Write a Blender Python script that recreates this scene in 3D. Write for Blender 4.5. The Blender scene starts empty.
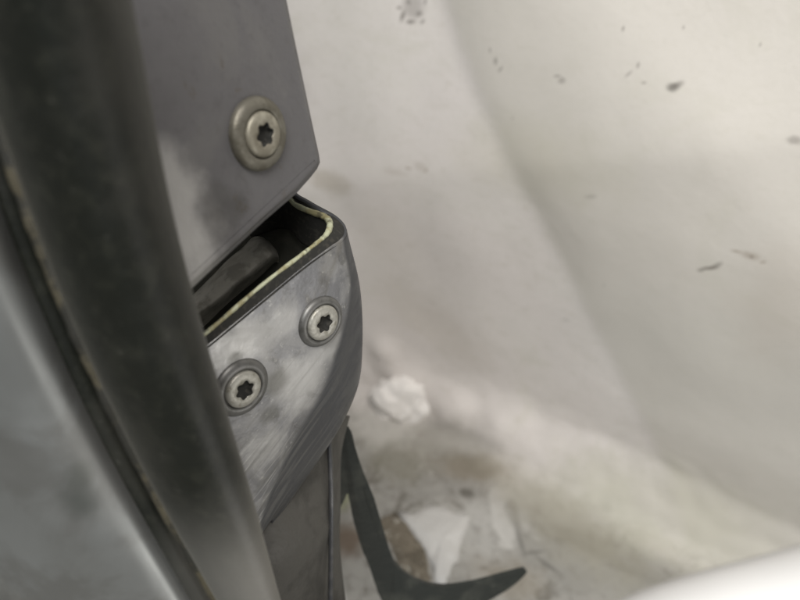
import bpy, bmesh, math, random
from mathutils import Vector, Matrix, noise
random.seed(4)
S = bpy.context.scene
COL = S.collection
# ------------------------------------------------------------------ camera
H = 0.35; PITCH = math.radians(35); LENS = 30.0; F = 800*LENS/36.0
cd = bpy.data.cameras.new('camera'); cam = bpy.data.objects.new('camera', cd); COL.objects.link(cam)
cam.location = (0, 0, H); cam.rotation_euler = (math.radians(90)-PITCH, 0, 0)
cd.lens = LENS; cd.sensor_width = 36; cd.clip_start = 0.005; cd.clip_end = 50
cd.dof.use_dof = True; cd.dof.focus_distance = 0.146; cd.dof.aperture_fstop = 15
S.camera = cam
CM = Matrix.Translation(cam.location) @ cam.rotation_euler.to_matrix().to_4x4()
CR = cam.rotation_euler.to_matrix()
def W(px, py, d): return CM @ Vector(((px-400)/F*d, -(py-300)/F*d, -d))
def RAY(px, py): return (CR @ Vector(((px-400)/F, -(py-300)/F, -1)))
def hit(px, py, p0, n):
    r = RAY(px, py); o = cam.location
    return o + r*((p0-o).dot(n)/r.dot(n))
def nrm(a, b):       # direction tilted a degrees to the right and b degrees turned down, seen from the camera
    a = math.radians(a); b = math.radians(b)
    return (CR @ Vector((math.sin(a)*math.cos(b), -math.sin(a)*math.sin(b), math.cos(a)))).normalized()
# ------------------------------------------------------------------ light
wd = bpy.data.worlds.new('World'); S.world = wd; wd.use_nodes = True
bg = wd.node_tree.nodes['Background']; bg.inputs[0].default_value = (1, 0.98, 0.95, 1); bg.inputs[1].default_value = 0.09
def area(name, loc, target, size, power, color, sy=None):
    l = bpy.data.lights.new(name, 'AREA'); l.size = size; l.energy = power; l.color = color
    if sy: l.shape = 'RECTANGLE'; l.size_y = sy
    o = bpy.data.objects.new(name, l); COL.objects.link(o); o.location = loc
    o.rotation_euler = (Vector(target)-Vector(loc)).to_track_quat('-Z', 'Y').to_euler(); return o
area('sheet_key', (0.04, -0.34, 0.98), (0.12, 0.30, 0.1), 0.45, 9.3, (1.0, 0.95, 0.905), 0.35)  # unseen main light, placed behind the camera to light the sheet evenly
area('panel_sheen_fill', (-0.22, -0.50, 0.78), (-0.04, 0.10, 0.28), 0.36, 3.0, (0.86, 0.94, 1.0))  # unseen light, added so the left panel reflects a pale band
area('post_fill', (0.17, -0.02, 0.215), (-0.03, 0.07, 0.265), 0.12, 0.16, (1.0, 0.97, 0.93))  # unseen light, added to brighten the post's lower edge and the white rim
S.view_settings.view_transform = 'Standard'; S.view_settings.look = 'None'
S.view_settings.gamma = 1; S.view_settings.use_curve_mapping = False; S.view_settings.exposure = 0
# ------------------------------------------------------------------ helpers
def link(o, parent=None):
    COL.objects.link(o)
    if parent:
        o.parent = parent; o.matrix_parent_inverse = Matrix.Translation(-parent.location)
    return o
def tag(o, label=None, cat=None, group=None, kind=None):
    if label: o['label'] = label
    if cat: o['category'] = cat
    if group: o['group'] = group
    if kind: o['kind'] = kind
    return o
def thing(name, loc, label, cat, group=None):
    e = bpy.data.objects.new(name, None); e.location = loc; e.empty_display_size = 0.01
    COL.objects.link(e); return tag(e, label, cat, group)
def mesh(name, verts, faces, mat, parent=None, smooth=True, uvs=None):
    me = bpy.data.meshes.new(name); me.from_pydata([tuple(v) for v in verts], [], faces)
    bm = bmesh.new(); bm.from_mesh(me); bmesh.ops.recalc_face_normals(bm, faces=bm.faces); bm.to_mesh(me); bm.free()
    if uvs:
        ul = me.uv_layers.new(name='UVMap')
        for lp in me.loops: ul.data[lp.index].uv = uvs[lp.vertex_index]
    me.materials.append(mat)
    if smooth:
        for p in me.polygons: p.use_smooth = True
    return link(bpy.data.objects.new(name, me), parent)
def cr(P, t):        # Catmull-Rom through a list of Vectors / tuples, t in 0..len-1
    n = len(P)-1; i = min(int(t), n-1); f = t-i
    a = Vector(P[max(i-1, 0)]); b = Vector(P[i]); c = Vector(P[i+1]); d = Vector(P[min(i+2, n)])
    return 0.5*((2*b)+(c-a)*f+(2*a-5*b+4*c-d)*f*f+(3*b-a-3*c+d)*f**3)
def resample(P, n): return [cr(P, i*(len(P)-1)/(n-1)) for i in range(n)]
def grid_faces(nr, nc, loop=False):
    f = []
    for i in range(nr-1):
        for j in range(nc if loop else nc-1):
            k = (j+1) % nc
            f.append((i*nc+j, i*nc+k, (i+1)*nc+k, (i+1)*nc+j))
    return f
def loft(name, rows, mat, parent=None, nr=40, nc=40, **kw):   # rows of control Vectors -> smooth surface
    R = [resample(r, nc) for r in rows]
    V = [None]*(nr*nc)
    for j in range(nc):
        cj = resample([R[i][j] for i in range(len(R))], nr)
        for i in range(nr): V[i*nc+j] = cj[i]
    return mesh(name, V, grid_faces(nr, nc), mat, parent, **kw)
def tube(name, pts, rad, mat, parent=None, n=60, k=10, taper=None):
    P = resample(pts, n); V = []
    up = Vector((0.1, 0.2, 1)).normalized()
    for i, p in enumerate(P):
        t = (P[min(i+1, n-1)]-P[max(i-1, 0)]).normalized()
        a = t.cross(up); 
        if a.length < 1e-3: a = t.cross(Vector((1, 0, 0)))
        a.normalize(); b = t.cross(a); r = rad*(taper(i/(n-1)) if taper else 1)
        for q in range(k):
            w = 2*math.pi*q/k; V.append(p+a*math.cos(w)*r+b*math.sin(w)*r)
    fs = grid_faces(n, k, True)+[tuple(range(k)), tuple(range((n-1)*k, n*k))]
    return mesh(name, V, fs, mat, parent)
def solid(o, t, off=-1, bev=None, seg=3):
    m = o.modifiers.new('thickness', 'SOLIDIFY'); m.thickness = t; m.offset = off
    if bev:
        b = o.modifiers.new('edge', 'BEVEL'); b.width = bev; b.segments = seg; b.limit_method = 'ANGLE'; b.angle_limit = math.radians(40)
    return o
# ------------------------------------------------------------------ materials
class Mat:
    def __init__(s, name, rough=0.5, metal=0.0, color=(.5, .5, .5), spec=0.5):
        s.m = bpy.data.materials.new(name); s.m.use_nodes = True; s.t = s.m.node_tree; s.b = s.t.nodes['Principled BSDF']
        s.b.inputs['Roughness'].default_value = rough; s.b.inputs['Metallic'].default_value = metal
        s.b.inputs['Specular IOR Level'].default_value = spec
        s.rgb = s.t.nodes.new('ShaderNodeRGB'); s.rgb.outputs[0].default_value = (*color, 1); s.c = s.rgb.outputs[0]
        s.tc = s.t.nodes.new('ShaderNodeTexCoord'); s.nh = None
    def n(s, ty, **kw):
        x = s.t.nodes.new(ty)
        for k, v in kw.items(): setattr(x, k, v)
        return x
    def l(s, a, b): s.t.links.new(a, b)
    def coord(s, scale=(1, 1, 1), rot=(0, 0, 0), uv=False):
        mp = s.n('ShaderNodeMapping'); mp.inputs['Scale'].default_value = scale; mp.inputs['Rotation'].default_value = rot
        s.l(s.tc.outputs['UV' if uv else 'Object'], mp.inputs[0]); return mp.outputs[0]
    def noise(s, sc, det=4, ro=.55, dist=0, scale=(1, 1, 1), rot=(0, 0, 0), uv=False, lo=.4, hi=.6, off=0):
        x = s.n('ShaderNodeTexNoise'); x.inputs['Scale'].default_value = sc; x.inputs['Detail'].default_value = det
        x.inputs['Roughness'].default_value = ro; x.inputs['Distortion'].default_value = dist
        s.l(s.coord(scale, rot, uv), x.inputs['Vector'])
        r = s.n('ShaderNodeMapRange'); r.interpolation_type = 'SMOOTHSTEP'
        r.inputs[1].default_value = lo; r.inputs[2].default_value = hi; s.l(x.outputs[0], r.inputs[0]); return r.outputs[0]
    def mix(s, fac, col, amt=1.0):
        mx = s.n('ShaderNodeMix', data_type='RGBA')
        if amt != 1.0:
            q = s.n('ShaderNodeMath', operation='MULTIPLY'); q.inputs[1].default_value = amt; s.l(fac, q.inputs[0]); fac = q.outputs[0]
        s.l(fac, mx.inputs[0]); s.l(s.c, mx.inputs[6]); mx.inputs[7].default_value = (*col, 1); s.c = mx.outputs[2]
    def rough(s, fac, a, b):
        r = s.n('ShaderNodeMapRange'); r.inputs[3].default_value = a; r.inputs[4].default_value = b
        s.l(fac, r.inputs[0]); s.l(r.outputs[0], s.b.inputs['Roughness'])
    def metal(s, fac, a, b):
        r = s.n('ShaderNodeMapRange'); r.inputs[3].default_value = a; r.inputs[4].default_value = b
        s.l(fac, r.inputs[0]); s.l(r.outputs[0], s.b.inputs['Metallic'])
    def bump(s, fac, dist, strength=1.0):
        b = s.n('ShaderNodeBump'); b.inputs['Distance'].default_value = dist; b.inputs['Strength'].default_value = strength
        s.l(fac, b.inputs['Height'])
        if s.nh: s.l(s.nh, b.inputs['Normal'])
        s.nh = b.outputs[0]
    def blot(s, uv, r, col, amt, ang=0, asp=1.0, dist=0.35, ns=180, soft=.5, coord='UV'):
        """a stain or painted sheen with a shape of its own at a spot of the surface"""
        mp = s.n('ShaderNodeMapping', vector_type='TEXTURE')
        mp.inputs['Location'].default_value = (uv[0], uv[1], 0 if len(uv) < 3 else uv[2]); mp.inputs['Rotation'].default_value = (0, 0, ang)
        mp.inputs['Scale'].default_value = (r*asp, r, r if coord == 'Object' else 1)
        s.l(s.tc.outputs[coord], mp.inputs[0])
        nz = s.n('ShaderNodeTexNoise'); nz.inputs['Scale'].default_value = ns; nz.inputs['Detail'].default_value = 4
        s.l(s.tc.outputs[coord], nz.inputs['Vector'])
        a = s.n('ShaderNodeVectorMath', operation='SUBTRACT'); s.l(nz.outputs['Color'], a.inputs[0]); a.inputs[1].default_value = (.5, .5, .5)
        b = s.n('ShaderNodeVectorMath', operation='SCALE'); s.l(a.outputs[0], b.inputs[0]); b.inputs['Scale'].default_value = dist*5
        c = s.n('ShaderNodeVectorMath', operation='ADD'); s.l(mp.outputs[0], c.inputs[0]); s.l(b.outputs[0], c.inputs[1])
        d = s.n('ShaderNodeVectorMath', operation='LENGTH'); s.l(c.outputs[0], d.inputs[0])
        r_ = s.n('ShaderNodeMapRange'); r_.interpolation_type = 'SMOOTHSTEP'
        r_.inputs[1].default_value = 1+soft; r_.inputs[2].default_value = 1-soft; r_.inputs[4].default_value = amt
        s.l(d.outputs['Value'], r_.inputs[0]); s.mix(r_.outputs[0], col)
    def streak(s, dr, sc, k=.06, lo=.5, hi=.65):
        dr = dr.normalized(); e1 = dr.cross(Vector((0, .3, 1))).normalized(); e2 = dr.cross(e1)
        cb = s.n('ShaderNodeCombineXYZ')
        for i, e in enumerate((e1, e2, dr*k)):
            d = s.n('ShaderNodeVectorMath', operation='DOT_PRODUCT'); s.l(s.tc.outputs['Object'], d.inputs[0]); d.inputs[1].default_value = tuple(e); s.l(d.outputs['Value'], cb.inputs[i])
        x = s.n('ShaderNodeTexNoise'); x.inputs['Scale'].default_value = sc; x.inputs['Detail'].default_value = 5; s.l(cb.outputs[0], x.inputs['Vector'])
        r = s.n('ShaderNodeMapRange'); r.inputs[1].default_value = lo; r.inputs[2].default_value = hi; s.l(x.outputs[0], r.inputs[0]); return r.outputs[0]
    def done(s):
        s.l(s.c, s.b.inputs['Base Color'])
        if s.nh: s.l(s.nh, s.b.inputs['Normal'])
        return s.m

# worn grey painted metal of the upper plate
a = Mat('grey_painted_metal', .42, .35, (.13, .128, .133))
f1 = a.noise(55, 6, .6, .6, lo=.5, hi=.62); a.mix(f1, (.16, .158, .155), .45)
f2 = a.noise(420, 4, .7, lo=.52, hi=.7); a.mix(f2, (.06, .058, .055), .2)
f3 = a.noise(150, 5, .7, .4, lo=.62, hi=.7); a.mix(f3, (.10, .085, .065), .6)
a.rough(a.noise(90, 5, .6, .5, lo=.35, hi=.65), .34, .52); a.bump(a.noise(900, 3, lo=.2, hi=.8), .00003)
# scuffs, and the bright reflection painted on the plate near the post
def wear_and_sheen(m, spots, col, amt=.6, ns=160, dist=.3, soft=.5):
    for (p, r, asp) in spots: m.blot(tuple(p), r, col, amt, 0, asp, dist, ns, soft, coord='Object')
PLATE = a
# scuffed bare aluminium of the lower housing
b = Mat('scuffed_aluminium', .4, .5, (.20, .203, .212))
g1 = b.noise(75, 6, .62, .8, lo=.46, hi=.6); b.mix(g1, (.33, .33, .325), .6)
g2 = b.noise(190, 5, .7, .5, lo=.53, hi=.66); b.mix(g2, (.115, .115, .108), .55)
g3 = b.noise(700, 3, .7, lo=.6, hi=.72); b.mix(g3, (.5, .5, .48), .5)
g4 = b.noise(45, 4, .6, 1.0, lo=.58, hi=.68, scale=(1, 1.3, 1)); b.mix(g4, (.14, .13, .105), .4)
b.rough(g1, .36, .52); b.bump(b.noise(260, 5, lo=.2, hi=.8), .00006); HOUSE = b
c = Mat('dark_anodised_metal', .33, .5, (.075, .078, .082))
c.mix(c.noise(120, 5, .6, .5, lo=.5, hi=.65), (.15, .15, .15), .5); c.bump(c.noise(500, 3, lo=.2, hi=.8), .00003); DARKM = c.done()
c = Mat('dark_inner_metal', .6, .2, (.06, .062, .052)); c.mix(c.noise(200, 4, lo=.5, hi=.7), (.11, .108, .09), .7); INNER = c.done()  # darker colour for the inside of the shell
c = Mat('pale_green_sealant', .5, 0, (.40, .42, .29)); c.mix(c.noise(260, 4, .6, lo=.42, hi=.58), (.20, .17, .075), .8)
c.mix(c.noise(500, 4, .6, lo=.55, hi=.65), (.05, .045, .03), .7); c.bump(c.noise(500, 3, lo=.2, hi=.8), .0002); SEALANT = c.done()
c = Mat('grubby_zinc', .48, .55, (.165, .157, .13)); c.mix(c.noise(350, 4, .6, lo=.45, hi=.62), (.10, .092, .07), .7)
c.bump(c.noise(700, 3, lo=.2, hi=.8), .00006); WASH = c.done()
c = Mat('grey_worn_zinc', .45, .6, (.15, .15, .145)); c.mix(c.noise(300, 4, .6, lo=.45, hi=.62), (.08, .08, .072), .7); GREYW = c.done()
c = Mat('bright_steel', .48, .5, (.35, .345, .31)); c.mix(c.noise(500, 4, .6, lo=.5, hi=.65), (.22, .21, .17), .7)
c.bump(c.noise(800, 3, lo=.2, hi=.8), .00008); HEAD = c.done()
c = Mat('near_black', .9, 0, (.014, .014, .012)); c.mix(c.noise(900, 3, lo=.5, hi=.65), (.04, .037, .03), .6); NEARBLACK = c.done()  # near-black that paints the shade of the screw recesses; also the rim ledge
c = Mat('olive_black_rubber', .40, 0, (.005, .006, .004), .4)
c.mix(c.noise(300, 6, .7, lo=.45, hi=.7), (.020, .021, .015), .6); c.mix(c.noise(60, 4, .6, lo=.5, hi=.7), (.018, .018, .014), .6)
c.blot(tuple(W(268, 600, .106)), .013, (.17, .165, .15), .7, 0, 1, .06, 60, .95, coord='Object')  # pale blot paints the reflected sheen at the post's lower right
c.mix(c.noise(400, 4, .7, .3, lo=.62, hi=.72), (.06, .06, .05), .35)
c.rough(c.noise(60, 4, lo=.3, hi=.7), .44, .54)
c.b.inputs['Sheen Weight'].default_value = .1; c.b.inputs['Sheen Roughness'].default_value = .35; c.b.inputs['Sheen Tint'].default_value = (.8, .8, .72, 1)
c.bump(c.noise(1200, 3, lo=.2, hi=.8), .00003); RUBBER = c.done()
c = Mat('ochre_bead', .6, 0, (.055, .048, .03)); c.mix(c.noise(120, 5, .7, lo=.42, hi=.55), (.014, .014, .011), .95); BEAD = c.done()
c = Mat('black_plastic', .55, 0, (.017, .021, .019)); c.mix(c.noise(90, 5, .6, lo=.45, hi=.65), (.05, .054, .046), .7)
c.bump(c.noise(300, 4, lo=.2, hi=.8), .0002); BLACK = c.done()
# ------------------------------------------------------------------ floor and draped sheet
def on_floor(px, py, z=0.0): return hit(px, py, Vector((0, 0, z)), Vector((0, 0, 1)))
LA = on_floor(350, 392); LB = on_floor(760, 583)
U = (LB-LA).normalized(); Nw = Vector((U.y, -U.x, 0))
if Nw.dot(cam.location-LA) < 0: Nw = -Nw
Z = Vector((0, 0, 1))
def suv(px, py):
    p = hit(px, py, LA, Nw); t = p.z
    if t < 0:
        p = on_floor(px, py); t = -(p-LA).dot(Nw)
    return ((p-LA).dot(U), t)
def seg_fold(d, k, w, L):       # sharp on one side, dying away over L on the other
    sp = 0.5*(d+math.sqrt(d*d+w*w))
    return k*L*(1-math.exp(-sp/L))
def line(pa, pb):
    a = Vector(suv(*pa)); b = Vector(suv(*pb)); t = (b-a).normalized(); n = Vector((t.y, -t.x)); n = n if n.x > 0 or abs(n.x) < .5 else -n
    return a, n, t, (b-a).length
F1 = line((440, 0), (640, 450)); F2 = line((310, 190), (800, 132)); F3 = line((610, 0), (740, 150)); F4 = line((800, 480), (560, 400)); F5 = line((355, 240), (480, 420))
F6 = line((400, 388), (590, 485)); F7 = line((430, 375), (700, 540))
BUMPS = [(suv(402, 390), .014, .009), (suv(450, 420), .014, .009), (suv(500, 440), .018, .008), (suv(380, 360), .012, .006)]
def sheet_h(u, t):
    q = Vector((u, t)); h = 0
    def sd(Fd): return (q-Fd[0]).dot(Fd[1])
    wob = (noise.noise(Vector((u*9, t*9, 3)))-.0)*.006
    h += seg_fold(sd(F1)+wob, 0.44*(.25+.75*min(1, max(0, t/.2))), .004, .034)
    h += -0.11*math.sqrt(sd(F2)**2+.004**2)
    h += seg_fold(sd(F3), -0.30, .012, .04)
    h += 0.05*math.sqrt(sd(F5)**2+.010**2)
    h += seg_fold(sd(F4), -0.08, .008, .03)
    h += .004*noise.noise(Vector((u*7, t*6, 0)))+.0012*noise.noise(Vector((u*25, t*22, 5)))
    for (a_, r_, k_) in BUMPS:
        h += k_*math.exp(-((u-a_[0])**2+(t-a_[1])**2)/(r_*r_))
    h += .0025*math.exp(-(sd(F6)/.016)**2)
    # crumpled foot of the sheet
    g = math.exp(-((t-.01)/.035)**2)
    h += g*(.002*abs(noise.noise(Vector((u*30, t*55, 9))))+.0015*noise.noise(Vector((u*80, t*110, 2))))
    return h
NU, NT = 380, 300; u0, u1, t0_, t1_ = -.75, .42, -.42, .62
V = []; UV = []
for j in range(NT):
    tt = j/(NT-1)
    t = t0_+(t1_-t0_)*tt
    for i in range(NU):
        u = u0+(u1-u0)*i/(NU-1)
        c_ = .018; sp = .5*(t+math.sqrt(t*t+c_*c_)); sm = .5*(-t+math.sqrt(t*t+c_*c_))
        wv = min(1, max(0, (t+.04)/.08)); nn = (Nw*wv+Z*(1-wv)).normalized()
        hgt = sheet_h(u, t)*(wv if t < .04 else 1)+ (0 if wv >= 1 else (1-wv)*(.003+.0018*noise.noise(Vector((u*22, t*22, 7)))))
        V.append(LA+U*u+Nw*sm+Z*(sp+.002)+nn*hgt); UV.append((u, t))
s = Mat('soiled_white_sheet', .62, 0, (.665, .63, .60), .35)
s.mix(s.noise(5, 5, .6, .5, uv=True, lo=.42, hi=.62), (.62, .60, .555), .6)
s.mix(s.noise(28, 6, .65, .6, uv=True, lo=.5, hi=.7), (.47, .45, .40), .22); s.mix(s.noise(90, 6, .7, .5, uv=True, lo=.5, hi=.75, scale=(1, 2.2, 1)), (.50, .47, .41), .4); s.mix(s.noise(420, 5, .7, .2, uv=True, lo=.5, hi=.75), (.46, .44, .39), .35); s.mix(s.noise(9, 6, .7, 1.2, uv=True, lo=.52, hi=.62), (.57, .55, .49), .5)
# right of the long crease the colour turns greyer and greener
cx = s.n('ShaderNodeSeparateXYZ'); s.l(s.tc.outputs['UV'], cx.inputs[0])
dt = s.n('ShaderNodeVectorMath', operation='DOT_PRODUCT'); s.l(s.tc.outputs['UV'], dt.inputs[0]); dt.inputs[1].default_value = (F1[1].x, F1[1].y, 0)
mr = s.n('ShaderNodeMapRange'); o_ = F1[0].dot(F1[1]); mr.inputs[1].default_value = o_-.002; mr.inputs[2].default_value = o_+.006; s.l(dt.outputs['Value'], mr.inputs[0])
s.mix(mr.outputs[0], (.615, .59, .525), .6)
# dirt of the part that lies on the floor
fl = s.n('ShaderNodeMapRange'); fl.interpolation_type = 'SMOOTHSTEP'; fl.inputs[1].default_value = .022; fl.inputs[2].default_value = -.05; s.l(cx.outputs[1], fl.inputs[0])
def masked(fac, col, amt):
    q = s.n('ShaderNodeMath', operation='MULTIPLY'); s.l(fac, q.inputs[0]); s.l(fl.outputs[0], q.inputs[1]); s.mix(q.outputs[0], col, amt)
fl1 = s.noise(1, 1, uv=True, lo=-1, hi=-.5)
masked(fl1, (.29, .285, .262), .85)
masked(s.noise(26, 6, .65, 1.0, uv=True, lo=.45, hi=.6), (.24, .235, .215), .6)
masked(s.noise(60, 5, .7, .6, uv=True, lo=.54, hi=.64), (.13, .12, .10), .7); masked(s.noise(170, 5, .75, .4, uv=True, lo=.5, hi=.66), (.17, .16, .14), .7)
masked(s.noise(18, 4, .5, .6, uv=True, lo=.6, hi=.64), (.62, .61, .58), .6)
K = (.07, .065, .06); BR = (.30, .22, .14)
for (px, py, r, asp, ang, col, amt) in [
    (400, 22, .0022, 2.5, 1.2, K, .9), (408, 28, .0018, 3, .2, K, .9), (416, 20, .0025, 1.6, .5, K, .8), (405, 8, .0030, .6, .9, K, .8), (396, 14, .0014, 2, .2, K, .8), (410, 12, .006, 1, 0, (.34, .33, .32), .7), (420, 28, .0016, 2, .7, K, .7), (422, 8, .0014, 2, 1.4, K, .7), 
    (503, 62, .0035, .6, 0, (.3, .3, .28), .8), (497, 52, .002, .6, 0, K, .6), (573, 78, .0025, 1.4, .4, K, .55), (633, 28, .002, .5, 0, K, .7),
    (649, 62, .0024, .5, 0, (.2, .2, .19), .7), (683, 82, .0030, 1.5, .1, (.10, .105, .10), .9), (687, 80, .0022, 2.2, .5, K, .7), (640, 70, .0012, 3, .9, K, .5), (655, 78, .0011, 2, .2, K, .5), (508, 70, .0012, 3, .9, K, .6), (568, 74, .0011, 3, .3, K, .6), (722, 256, .0010, 3, .9, K, .7), (706, 262, .0011, 2.5, .3, K, .8), (742, 240, .0012, 3, .1, BR, .7), (768, 250, .0012, 2, .6, BR, .7), (412, 170, .0014, 3, .1, BR, .7), (430, 172, .0014, 2, .9, BR, .7), (600, 190, .0010, 3, .4, K, .4), (560, 330, .0010, 2, .4, K, .3), (691, 27, .0014, .6, 0, K, .6), (765, 43, .0014, .6, 0, K, .5),
    (714, 259, .0009, 4, .5, (.10, .08, .07), .9), (755, 244, .0035, 2.0, .0, BR, .55), (757, 245, .0012, 1.3, 0, (.15, .1, .07), .8),
    (799, 131, .003, 1.6, 0, K, .6), (424, 168, .0045, 1.6, .1, BR, .3), (398, 174, .004, 4, .1, BR, .25), (330, 186, .007, 2.4, .1, (.42, .36, .22), .5),
    (540, 160, .02, 2.0, .1, (.47, .45, .34), .35), (605, 287, .0018, .6, 0, K, .35), (520, 118, .0015, .6, 0, K, .5),
    (700, 385, .05, 1.8, .2, (.60, .60, .57), .25), (380, 240, .02, 1, 0, (.54, .49, .42), .15), (650, 520, .03, 2, .2, (.42, .42, .30), .45), (790, 300, .03, .6, 0, (.5, .44, .38), .3),
    (395, 310, .02, .7, .6, (.50, .46, .38), .2), (440, 345, .018, 1.6, -.5, (.46, .42, .34), .3)]:
    s.blot(suv(px, py), r*(.5 if r < .005 and r > .001 else 1), tuple(x_*.5+y_ for x_, y_ in zip(col, (.09, .078, .065))) if r < .009 else col, amt*.75, ang, asp, .2 if r > .0015 else .08, 200 if r < .01 else 60, .6)
# floor part: marks measured where they lie
for (px, py, r, asp, ang, col, amt) in [
    (520, 545, .0012, 8, -.9, K, .8), (548, 572, .0012, 7, -.2, K, .8), (535, 558, .001, 7, .7, K, .7), (468, 500, .0035, 1.2, 0, (.09, .085, .07), .8),
    (620, 575, .0015, 6, .3, K, .4), (450, 445, .02, 1.6, .2, (.21, .20, .165), .6), (400, 465, .018, 1.2, .2, (.24, .23, .18), .55), (560, 540, .03, 1.6, -.3, (.27, .265, .24), .45), (480, 470, .010, 1.2, 0, (.17, .165, .15), .55), (600, 570, .02, 1.6, 0, (.30, .29, .25), .4), (385, 430, .02, 1, 0, (.60, .59, .55), .6),
    (487, 535, .02, .9, 0, (.62, .62, .60), .3), (475, 470, .012, 2, .6, (.20, .17, .12), .6),
    (510, 585, .012, 1.5, .2, (.25, .22, .17), .5), (560, 520, .02, 2.5, -.3, (.35, .33, .26), .5), (340, 500, .012, .8, 0, (.25, .27, .15), .7), (345, 545, .010, 1.3, 0, (.13, .09, .06), .8)]:
    s.blot(suv(px, py), r, col, amt, ang, asp, .22 if r > .0015 else .1, 220 if r < .01 else 90, .6)
s.bump(s.noise(30, 4, .5, .4, uv=True, lo=.2, hi=.8), .00025); s.bump(s.noise(400, 4, .6, uv=True, lo=.2, hi=.8), .00004)
SHEET = s.done()
sh = mesh('white_sheet', V, grid_faces(NT, NU), SHEET, uvs=UV); solid(sh, .0012, -1)
tag(sh, 'large soiled white sheet with long creases hanging behind the metal bracket', 'sheet')
c = Mat('grey_floor', .8, 0, (.25, .24, .21)); c.mix(c.noise(12, 5, lo=.4, hi=.6), (.15, .14, .12), .6); FLOOR = c.done()
fo = mesh('floor', [(-1.5, -1, -.004), (1.5, -1, -.004), (1.5, 2, -.004), (-1.5, 2, -.004)], [(0, 1, 2, 3)], FLOOR, smooth=False); fo['kind'] = 'structure'
# ------------------------------------------------------------------ screws
def screw(parent, c0, n, spin, wr=1.0, wm=None, hm=None):
    x = n.cross(Vector((.3, .2, 1))).normalized(); y = n.cross(x)
    NS = 96; mm = .001
    def ring(r, h, star=False):
        out = []
        for i in range(NS):
            w = 2*math.pi*i/NS+spin
            rr = r*((1+.135*math.cos(6*(w-spin)))/1.0 if star else 1)
            out.append(c0+x*(rr*mm*math.cos(w))+y*(rr*mm*math.sin(w))+n*(h*mm))
        return out
    def build(name, rings, mat, par, cap=False):
        V = []; 
        for r in rings: V += r
        f = grid_faces(len(rings), NS, True)
        if cap: V.append(sum(rings[-1], Vector())/NS); k = (len(rings)-1)*NS; f += [(k+i, k+(i+1) % NS, len(V)-1) for i in range(NS)]
        return mesh(name, V, f, mat, par)
    hd = build('screw', [ring(3.95, .5), ring(3.92, 1.5), ring(3.8, 1.8), ring(3.5, 2.0), ring(3.1, 2.12), ring(2.6, 2.18), ring(1.95, 2.16, True), ring(1.82, 2.02, True)], hm or HEAD, parent)
    build('washer', [ring(r_*(1+(wr-1)*max(0, (r_-3.97)/2.38)), h_) for r_, h_ in [(6.35, -.2), (6.35, .5), (6.25, .85), (6.0, 1.15), (5.6, 1.42), (5.1, 1.6), (4.7, 1.66), (4.35, 1.6), (4.1, 1.4), (4.0, .9), (3.97, .4)]], wm or WASH, hd)
    build('recess', [ring(1.83, 2.04, True), ring(1.76, 1.9, True), ring(1.68, 1.05, True), ring(.8, .85)], NEARBLACK, hd, True)  # star recess, its shade painted in with a near-black colour
    return hd
# ------------------------------------------------------------------ upper plate
n1 = nrm(58, 14); P1 = W(257, 134, .115)
up = thing('metal_plate', hit(230, 200, P1, n1), 'dark grey metal plate with one star screw above the open housing', 'plate')
wear_and_sheen(PLATE, [(hit(172, 225, P1, n1), .0075, 1.0), (hit(190, 262, P1, n1), .0065, 1), (hit(160, 185, P1, n1), .006, .8)], (.40, .395, .385), .8, 220, .25, .55)  # pale blots paint the plate's bright reflection together with bare scuffs
wear_and_sheen(PLATE, [(hit(215, 200, P1, n1), .003, 1.2), (hit(222, 225, P1, n1), .0035, 1.2), (hit(240, 205, P1, n1), .002, 1)], (.07, .068, .065), .5, 300, .35, .6)
PLM = PLATE.done()
out = [(292, -160), (292, 0), (301, 45), (310, 88), (318, 127), (324, 155), (325, 163), (322, 170), (315, 179), (300, 196), (270, 222), (240, 250), (210, 278), (178, 309), (165, 320), (150, 318), (120, 180), (85, 0), (70, -160)]
top = [hit(x, y, P1, n1) for x, y in out]
cen = sum(top, Vector())/len(top)
# rolled border: face, then a soft step down, then the thickness
def inset(pts, d, n):
    res = []; m = len(pts)
    for i in range(m):
        a_, b_, c_ = pts[i-1], pts[i], pts[(i+1) % m]
        e1 = (b_-a_).normalized(); e2 = (c_-b_).normalized()
        q = (n.cross(e1)+n.cross(e2)); q.normalize(); k = d/max(.4, q.dot(n.cross(e1)))
        res.append(b_+q*k)
    return res
sgn = 1 if (cen-top[1]).dot(n1.cross((top[2]-top[1]).normalized())) > 0 else -1
rings = []
for d, h in [(0, -.0042), (0, -.0018), (.0002, -.0011), (.0007, -.0008), (.0011, -.0007), (.0014, -.0004), (.0018, -.00008), (.0023, 0), (.003, 0)]:
    rings.append([p+n1*h for p in inset(top, d*sgn, n1)])
V = sum(rings, []); m_ = len(top); fs = grid_faces(len(rings), m_, True)+[tuple(range((len(rings)-1)*m_, len(rings)*m_)), tuple(range(m_))]
pl = mesh('panel', V, fs, PLM, up, smooth=False)
for i, p in enumerate(pl.data.polygons): p.use_smooth = len(p.vertices) == 4
c = Mat('dull_beige_zinc', .5, .4, (.32, .305, .25)); c.mix(c.noise(330, 4, .6, lo=.42, hi=.6), (.19, .175, .135), .7)
c.mix(c.noise(160, 4, .6, lo=.5, hi=.6), (.13, .115, .085), .5); BEIGE = c.done()
screw(up, P1, n1, .35, 1.0, None, BEIGE)
# ------------------------------------------------------------------ lower housing
n2 = nrm(50, 24); P2 = W(321, 321, .14)
ho = thing('latch_housing', hit(270, 400, P2, n2), 'scuffed aluminium housing with two star screws and an open rounded top', 'housing')
def pp(x, y, dd=0.0): 
    p = hit(x, y, P2, n2); return p+(p-cam.location).normalized()*dd
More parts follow.
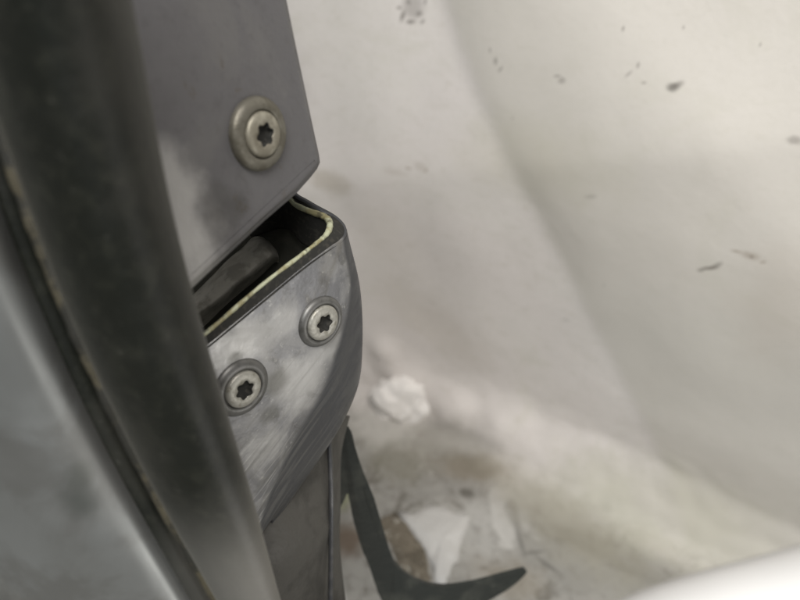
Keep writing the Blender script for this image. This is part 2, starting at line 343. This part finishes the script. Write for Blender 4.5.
# rows from the rim down: left (behind the post), face middle, face edge, bend, silhouette, behind, back
R_ = [
 [(155, 387, 0), (209, 344, 0), (259, 303, 0), (303, 267, 0), (329, 248, .0003), (340, 241, .0015), (346, 234, .0042), (345, 225, .0085), (335, 215, .013), (317, 205, .018), (301, 196, .023), (270, 182, .03), (185, 215, .045)],
 [(156, 395, 0), (210, 353, 0), (260, 312, 0), (305, 275, 0), (332, 256, .0003), (343, 250, .0015), (349, 244, .005), (348, 239, .010), (337, 231, .016), (318, 221, .021), (302, 212, .026), (272, 200, .033), (185, 235, .045)],
 [(160, 420, 0), (212, 384, 0), (262, 345, 0), (305, 315, 0), (340, 293, .0002), (352, 289, .0016), (360, 290, .006), (358, 290, .012), (345, 290, .019), (325, 285, .025), (305, 278, .03), (275, 266, .037), (185, 290, .045)],
 [(170, 460, 0), (218, 424, 0), (262, 392, 0), (302, 362, 0), (329, 348, .0003), (346, 345, .0022), (362, 344, .0075), (358, 346, .014), (345, 348, .021), (325, 348, .027), (305, 345, .032), (275, 335, .039), (185, 345, .045)],
 [(182, 500, 0), (222, 468, 0), (258, 438, 0), (290, 412, 0), (312, 396, .0004), (333, 390, .0026), (357, 386, .0085), (352, 392, .015), (338, 396, .022), (318, 398, .028), (298, 398, .033), (268, 396, .04), (200, 400, .045)],
 [(200, 530, 0), (228, 508, 0), (250, 484, 0), (270, 462, 0), (286, 446, .0004), (306, 438, .0026), (336, 431, .0085), (330, 440, .015), (318, 444, .022), (300, 450, .028), (284, 452, .033), (260, 454, .04), (215, 460, .045)],
 [(215, 560, 0), (232, 545, 0), (244, 530, 0), (255, 514, 0), (263, 503, .0004), (277, 494, .0026), (300, 481, .0085), (298, 490, .015), (288, 495, .022), (276, 500, .028), (264, 502, .033), (246, 505, .04), (225, 510, .045)],
 [(222, 600, 0), (236, 590, 0), (243, 575, 0), (249, 560, 0), (253, 547, .0004), (260, 536, .0026), (272, 520, .0085), (270, 530, .015), (262, 536, .022), (254, 540, .028), (244, 543, .033), (230, 545, .04), (215, 550, .045)]]
rows = [[pp(*q) for q in r] for r in R_]
sp_ = [(hit(x, y, P2, n2), r, 1) for x, y, r in [(225, 352, .004), (255, 340, .0045), (285, 320, .003), (300, 390, .005), (330, 345, .004), (262, 450, .005), (290, 375, .004), (240, 345, .003), (312, 372, .004)]]
wear_and_sheen(HOUSE, sp_, (.46, .46, .45), .65, 260, .3, .6)
wear_and_sheen(HOUSE, [(hit(276, 382, P2, n2), .0028, 1), (hit(270, 415, P2, n2), .002, 1), (hit(235, 360, P2, n2), .0015, 1)], (.10, .10, .085), .6, 260, .25, .5)
sdir = hit(300, 455, P2, n2)-hit(248, 522, P2, n2)
def near(m, p, r0, r1, fac):
    d = m.n('ShaderNodeVectorMath', operation='DISTANCE'); m.l(m.tc.outputs['Object'], d.inputs[0]); d.inputs[1].default_value = tuple(p)
    r = m.n('ShaderNodeMapRange'); r.interpolation_type = 'SMOOTHSTEP'; r.inputs[1].default_value = r1; r.inputs[2].default_value = r0; m.l(d.outputs['Value'], r.inputs[0])
    q = m.n('ShaderNodeMath', operation='MULTIPLY'); m.l(r.outputs[0], q.inputs[0]); m.l(fac, q.inputs[1]); return q.outputs[0]
sp0 = hit(266, 490, P2, n2)
HOUSE.mix(near(HOUSE, sp0, .008, .024, HOUSE.streak(sdir, 900, .05)), (.12, .12, .11), .4)
HOUSE.mix(near(HOUSE, sp0, .008, .022, HOUSE.streak(sdir, 1500, .04, .55, .65)), (.65, .65, .63), .35)
HOUSE.mix(HOUSE.streak(sdir, 1100, .06, .58, .7), (.14, .14, .13), .25)
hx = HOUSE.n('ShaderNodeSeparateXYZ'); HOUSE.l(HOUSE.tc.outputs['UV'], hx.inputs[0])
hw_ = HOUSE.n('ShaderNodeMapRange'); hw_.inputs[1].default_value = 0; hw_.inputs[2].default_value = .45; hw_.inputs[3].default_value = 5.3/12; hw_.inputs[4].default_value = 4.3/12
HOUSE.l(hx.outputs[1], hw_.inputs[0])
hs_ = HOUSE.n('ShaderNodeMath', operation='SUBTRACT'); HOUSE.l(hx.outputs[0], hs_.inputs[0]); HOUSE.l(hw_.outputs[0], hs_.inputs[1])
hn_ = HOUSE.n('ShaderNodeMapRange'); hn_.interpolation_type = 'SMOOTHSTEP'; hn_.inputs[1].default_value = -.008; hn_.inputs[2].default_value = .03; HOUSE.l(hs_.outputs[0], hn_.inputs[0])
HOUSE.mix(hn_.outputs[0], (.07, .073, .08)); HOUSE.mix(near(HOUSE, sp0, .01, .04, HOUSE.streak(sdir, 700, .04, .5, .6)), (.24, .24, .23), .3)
HM = HOUSE.done()
nr, nc = 90, 110
hs = loft('shell', rows, HM, ho, nr=nr, nc=nc, uvs=[(j/(nc-1), i/(nr-1)) for i in range(nr) for j in range(nc)])
hs.data.materials.append(DARKM)
hs.data.materials.append(INNER)
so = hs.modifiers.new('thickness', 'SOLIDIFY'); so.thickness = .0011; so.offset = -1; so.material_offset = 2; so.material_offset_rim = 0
# which way is inward
mid = hs.data.polygons[(nr//2)*(nc-1)+nc//4]
if mid.normal.dot(n2) < 0: hs.data.flip_normals()
# inner liner: a pale bead set inside the rim
rim = [pp(*q) for q in R_[0]]; rim2 = [pp(*q) for q in R_[1]]
ax = [((pp(*R_[2][3])-rim[3])+(pp(*R_[2][7])-rim[7])).normalized()]*len(rim)
lin = []
for i, p in enumerate(rim):
    t = (rim[min(i+1, len(rim)-1)]-rim[max(i-1, 0)]).normalized()
    inw = t.cross(ax[i]).normalized()
    if inw.dot(n2) > 0 and i < 4: inw = -inw
    if i >= 4 and inw.dot(W(270, 270, .155)-p) < 0: inw = -inw
    lin.append((p, inw, ax[i]))
BD = [(157, 371, .001), (212, 328, .001), (262, 285, .001), (300, 256, .001), (318, 242, .0018), (326, 235, .004), (329.5, 228, .0065), (329, 221, .010), (323, 216, .0135), (310, 211.5, .018), (296, 205, .023), (270, 190, .03), (190, 225, .045)]
bd = [pp(*q) for q in BD]; AX = ax[0]
tube('sealant_bead', bd, .00042, SEALANT, ho, n=160, k=8, taper=lambda t: 1+.15*math.sin(t*37)*math.sin(t*91)+(.8 if .36 < t < .9 else 0)*max(0, math.sin(max(0, (t-.36)/.54)*math.pi))**.6)
gk = loft('inner_ledge', [[p+AX*.0006 for p in rim], [(p*.5+q*.5)+AX*.0003 for p, q in zip(rim, bd)], [q+AX*.0004 for q in bd], [q+AX*.004 for q in bd], [q+AX*.010 for q in bd]], NEARBLACK, ho, nr=24, nc=120); solid(gk, .0003, 0)  # near-black ledge filling the gap between rim and bead
for (x, y, sp, wr_) in [(320.5, 321.5, .1, .9), (241, 387.5, .5, .97)]: screw(ho, hit(x, y, P2, n2)-n2*.0006, n2, sp, wr_, GREYW)
# tongue inside the mouth
c = Mat('dull_cast_metal', .6, .2, (.42, .41, .37)); c.mix(c.noise(180, 5, .6, lo=.45, hi=.6), (.20, .195, .17), .7)
c.mix(c.noise(150, 4, .6, lo=.56, hi=.66), (.30, .29, .25), .6); c.bump(c.noise(220, 4, lo=.2, hi=.8), .0002); CAST = c.done()
tg = [[(180, 306, .150), (212, 275, .152), (236, 252, .154), (252, 238, .156), (262, 236, .158)],
      [(186, 312, .1425), (218, 283, .145), (243, 260, .148), (262, 243, .151), (271, 245, .155)],
      [(193, 316, .1405), (224, 289, .143), (249, 268, .146), (268, 251, .149), (276, 252, .154)],
      [(198, 320, .1415), (228, 295, .144), (252, 275, .147), (272, 258, .150), (278, 258, .155)],
      [(202, 328, .150), (230, 302, .152), (254, 282, .155), (273, 264, .158), (279, 263, .163)]]
tg = [[W(*q) for q in r] for r in tg]
to = loft('latch_tongue', tg, CAST, ho, nr=24, nc=40)
for v in to.data.vertices: v.co += Vector((noise.noise(v.co*180), noise.noise(v.co*180+Vector((5, 0, 0))), noise.noise(v.co*180+Vector((9, 3, 0)))))*.0004
solid(to, .0008, -1)
# ------------------------------------------------------------------ rubber post
ys = [-120, 0, 150, 300, 450, 600, 720]
rx = [112, 133, 160, 194, 238, 281, 312]      # right edge
lx = [-80, -45, 5, 62, 132, 216, 284]        # left edge (seam)
dp = [.066, .072, .080, .089, .099, .110, .120]
rs = thing('rubber_post', W(330, 760, .125), 'olive black rubber covered post running down the left foreground', 'post')
def post_row(i):
    out = []; a_ = lx[i]; b_ = rx[i]; d = dp[i]; c = (a_+b_)/2; hw = (b_-a_)/2; R = hw/F*d
    for (o, k) in [(-1.02, .9), (-1.0, .45), (-.92, .0), (-.7, -.38), (-.35, -.62), (0, -.68), (.35, -.55), (.65, -.28), (.86, .06), (.96, .35), (1.0, .62), (.98, .9), (.8, 1.2)]:
        out.append(W(c+o*hw, ys[i], d+R*k*.9))
    return out
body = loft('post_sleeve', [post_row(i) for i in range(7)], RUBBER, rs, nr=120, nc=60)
for v in body.data.vertices: v.co += body.data.vertices[v.index].normal*.0002*noise.noise(v.co*50)
tube('seam_bead', [W(lx[i]+2, ys[i], dp[i]+.0035) for i in range(7)], .0011, BEAD, rs, n=100, k=8, taper=lambda t: 1+.25*noise.noise(Vector((t*40, 0, 0))))
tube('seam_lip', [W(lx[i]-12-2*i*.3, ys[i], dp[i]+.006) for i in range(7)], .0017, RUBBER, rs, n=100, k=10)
# ------------------------------------------------------------------ left panel
c = Mat('silver_blue_paint', .30, .75, (.27, .28, .275))
c.mix(c.noise(45, 5, .6, .4, lo=.5, hi=.62), (.19, .19, .18), .6); c.mix(c.noise(22, 5, .6, .6, lo=.56, hi=.66), (.33, .33, .31), .6)
c.blot(tuple(W(72, 515, .098)), .0042, (.11, .12, .11), .75, 0, .7, .28, 150, .5, coord='Object')
c.blot(tuple(W(80, 480, .098)), .0025, (.14, .15, .135), .6, 0, .9, .28, 150, .5, coord='Object')
c.rough(c.noise(60, 5, lo=.3, hi=.7), .40, .55)
PAINT = c.done()
def pan(i):
    x = lx[i]; y = ys[i]; d = dp[i]
    return [W(x-6, y, d+.012), W(x-12, y, d+.009), W(x-24, y+3, d+.0045), W(x-42, y+6, d+.0012), W(x-75, y+12, d-.001), W(x-130, y+20, d-.0005), W(x-210, y+30, d+.004), W(x-320, y+45, d+.012), W(x-460, y+60, d+.025)]
pn = loft('body_panel', [pan(i) for i in range(7)], PAINT, None, nr=90, nc=70); solid(pn, .001, -1)
tag(pn, 'silver grey curved metal panel with a pale sheen at the lower left', 'panel')
# ------------------------------------------------------------------ lower dark bracket, rod, hook, scraps
dk = thing('curved_bracket', W(300, 620, .19), 'dark grey curved bracket tucked under the tip of the aluminium housing', 'bracket')
c = Mat('dull_grey_metal', .6, .2, (.075, .073, .066)); c.mix(c.noise(60, 5, .6, .4, lo=.45, hi=.62), (.035, .034, .03), .8)
c.bump(c.noise(200, 4, lo=.2, hi=.8), .0003); DULL = c.done()
rr = [[(225, 500, .165), (270, 480, .168), (300, 455, .175), (325, 428, .186), (344, 414, .196)],
      [(228, 540, .158), (270, 520, .162), (302, 495, .172), (322, 470, .184), (335, 452, .196)],
      [(235, 575, .158), (272, 556, .160), (305, 538, .170), (325, 520, .184), (334, 505, .196)],
      [(240, 605, .164), (275, 590, .166), (306, 578, .176), (324, 566, .190), (334, 552, .200)],
      [(240, 680, .18), (275, 670, .182), (310, 655, .19), (328, 645, .20), (345, 640, .21)]]
br = loft('bracket_body', [[W(*q) for q in r] for r in rr], DULL, dk, nr=40, nc=40); solid(br, .002, -1)
tube('bracket_rod', [W(329, 440, .182), W(331, 490, .181), W(331, 540, .182), W(330, 640, .186)], .0007, DARKM, dk, n=30, k=8)
hk = [(340, 418), (347, 425), (351, 444), (354, 464), (361, 498), (371, 523), (385, 551), (408, 574), (438, 585), (472, 582), (506, 573), (526, 569), (512, 584), (489, 598), (450, 618), (410, 624), (384, 602), (370, 566), (358, 530), (352, 504), (348, 491), (343, 500), (336, 511), (330, 502), (330, 472), (332, 446)]
def hd_(x, y): return .20+.055*min(1, max(0, (y-420)/190))+.03*max(0, (x-400)/130)
hk = [(q.x, q.y) for q in resample([Vector((x, y, 0)) for x, y in hk+hk[:1]], 90)][:-1]
hv = [W(x, y, hd_(x, y)) for x, y in hk]
hn = (CR @ Vector((.25, .1, 1))).normalized()
bm = bmesh.new(); vs = [bm.verts.new(v) for v in hv]; bm.faces.new(vs)
bmesh.ops.triangulate(bm, faces=bm.faces); bmesh.ops.subdivide_edges(bm, edges=bm.edges, cuts=1)
me = bpy.data.meshes.new('curved_hook'); bm.to_mesh(me); bm.free(); me.materials.append(BLACK)
hook = link(bpy.data.objects.new('curved_hook', me)); solid(hook, .002, 0, .0005, 2)
tag(hook, 'black curved pointed hook hanging below the housing over the dirty sheet', 'hook')
def flake(name, pts, h, mat, label, cat, thick=.002):
    vv = [on_floor(x, y, h) for x, y in pts]; cc = sum(vv, Vector())/len(vv); V = [cc+Z*.003]; nn_ = len(vv)
    ringn = 4
    dense = []
    for i in range(nn_):
        for q in range(5):
            f = q/5; p = vv[i].lerp(vv[(i+1) % nn_], f); dense.append(p+Vector((noise.noise(p*160), noise.noise(p*160+Vector((7, 0, 0))), 0))*.0022)
    m = len(dense); fs = []
    for r in range(1, ringn+1):
        for p in dense:
            q = cc.lerp(p, r/ringn); V.append(q+Z*(.003*(1-(r/ringn)**2)+.0015*noise.noise(q*120)))
    for i in range(m): fs.append((0, 1+i, 1+(i+1) % m))
    for r in range(ringn-1):
        for i in range(m): fs.append((1+r*m+i, 1+r*m+(i+1) % m, 1+(r+1)*m+(i+1) % m, 1+(r+1)*m+i))
    o = mesh(name, V, fs, mat); solid(o, thick, -1); return tag(o, label, cat)
c = Mat('rusty_brown', .8, 0, (.19, .165, .125)); c.mix(c.noise(90, 5, .7, lo=.45, hi=.58), (.11, .095, .07), .8); c.mix(c.noise(140, 4, .7, lo=.58, hi=.63), (.5, .48, .42), .8)
c.bump(c.noise(150, 5, lo=.2, hi=.8), .002); RUST = c.done()
flake('rust_flake', [(372, 515), (390, 508), (408, 520), (424, 542), (434, 565), (438, 588), (420, 592), (400, 575), (385, 550)], .006, RUST, 'brown rusty flake lying beside the black hook', 'flake')
c = Mat('crumpled_white_paper', .7, 0, (.55, .545, .525)); c.bump(c.noise(60, 5, lo=.2, hi=.8), .001); PAPER = c.done()
flake('paper_scrap', [(397, 514), (438, 502), (474, 514), (462, 548), (450, 582), (438, 586), (424, 550)], .007, PAPER, 'flat torn white scrap on the dirty sheet beside the rusty flake', 'scrap', .0008)
cp = on_floor(406, 412)+Vector((0, -.004, .016))
bm = bmesh.new(); bmesh.ops.create_icosphere(bm, subdivisions=5, radius=1)
for v in bm.verts:
    d = v.co.normalized(); k = 1+.25*noise.noise(d*1.5)-.22*abs(noise.noise(d*2.4))
    v.co = cp+Vector((d.x*.025, d.y*.016, d.z*.024))*k
me = bpy.data.meshes.new('paper_lump'); bm.to_mesh(me); bm.free()
c = Mat('crumpled_tissue', .8, 0, (.80, .78, .75)); c.bump(c.noise(50, 3, lo=.2, hi=.8), .0004); me.materials.append(c.done())
for p in me.polygons: p.use_smooth = True
lu = link(bpy.data.objects.new('paper_lump', me)); tag(lu, 'small crumpled white lump at the foot of the sheet beside the housing', 'paper')
# ------------------------------------------------------------------ bright white rim at lower right
c = Mat('clean_white_plastic', .4, 0, (.82, .82, .81)); WHITE = c.done()
e = [(560, 640), (610, 606), (650, 588), (700, 572), (760, 556), (810, 541), (880, 515)]
rw = []
for k, (dx, dy, dd) in enumerate([(6, 26, .012), (-2, 4, .006), (0, 0, .002), (6, 12, -.002), (14, 40, -.006), (26, 90, -.010), (40, 160, -.012)]):
    rw.append([W(x+dx, y+dy, .078+dd-.004*i/6) for i, (x, y) in enumerate(e)])
wr = loft('white_tray', rw, WHITE, None, nr=40, nc=60); solid(wr, .001, -1)
tag(wr, 'blurred bright white rim in the lower right foreground', 'tray')
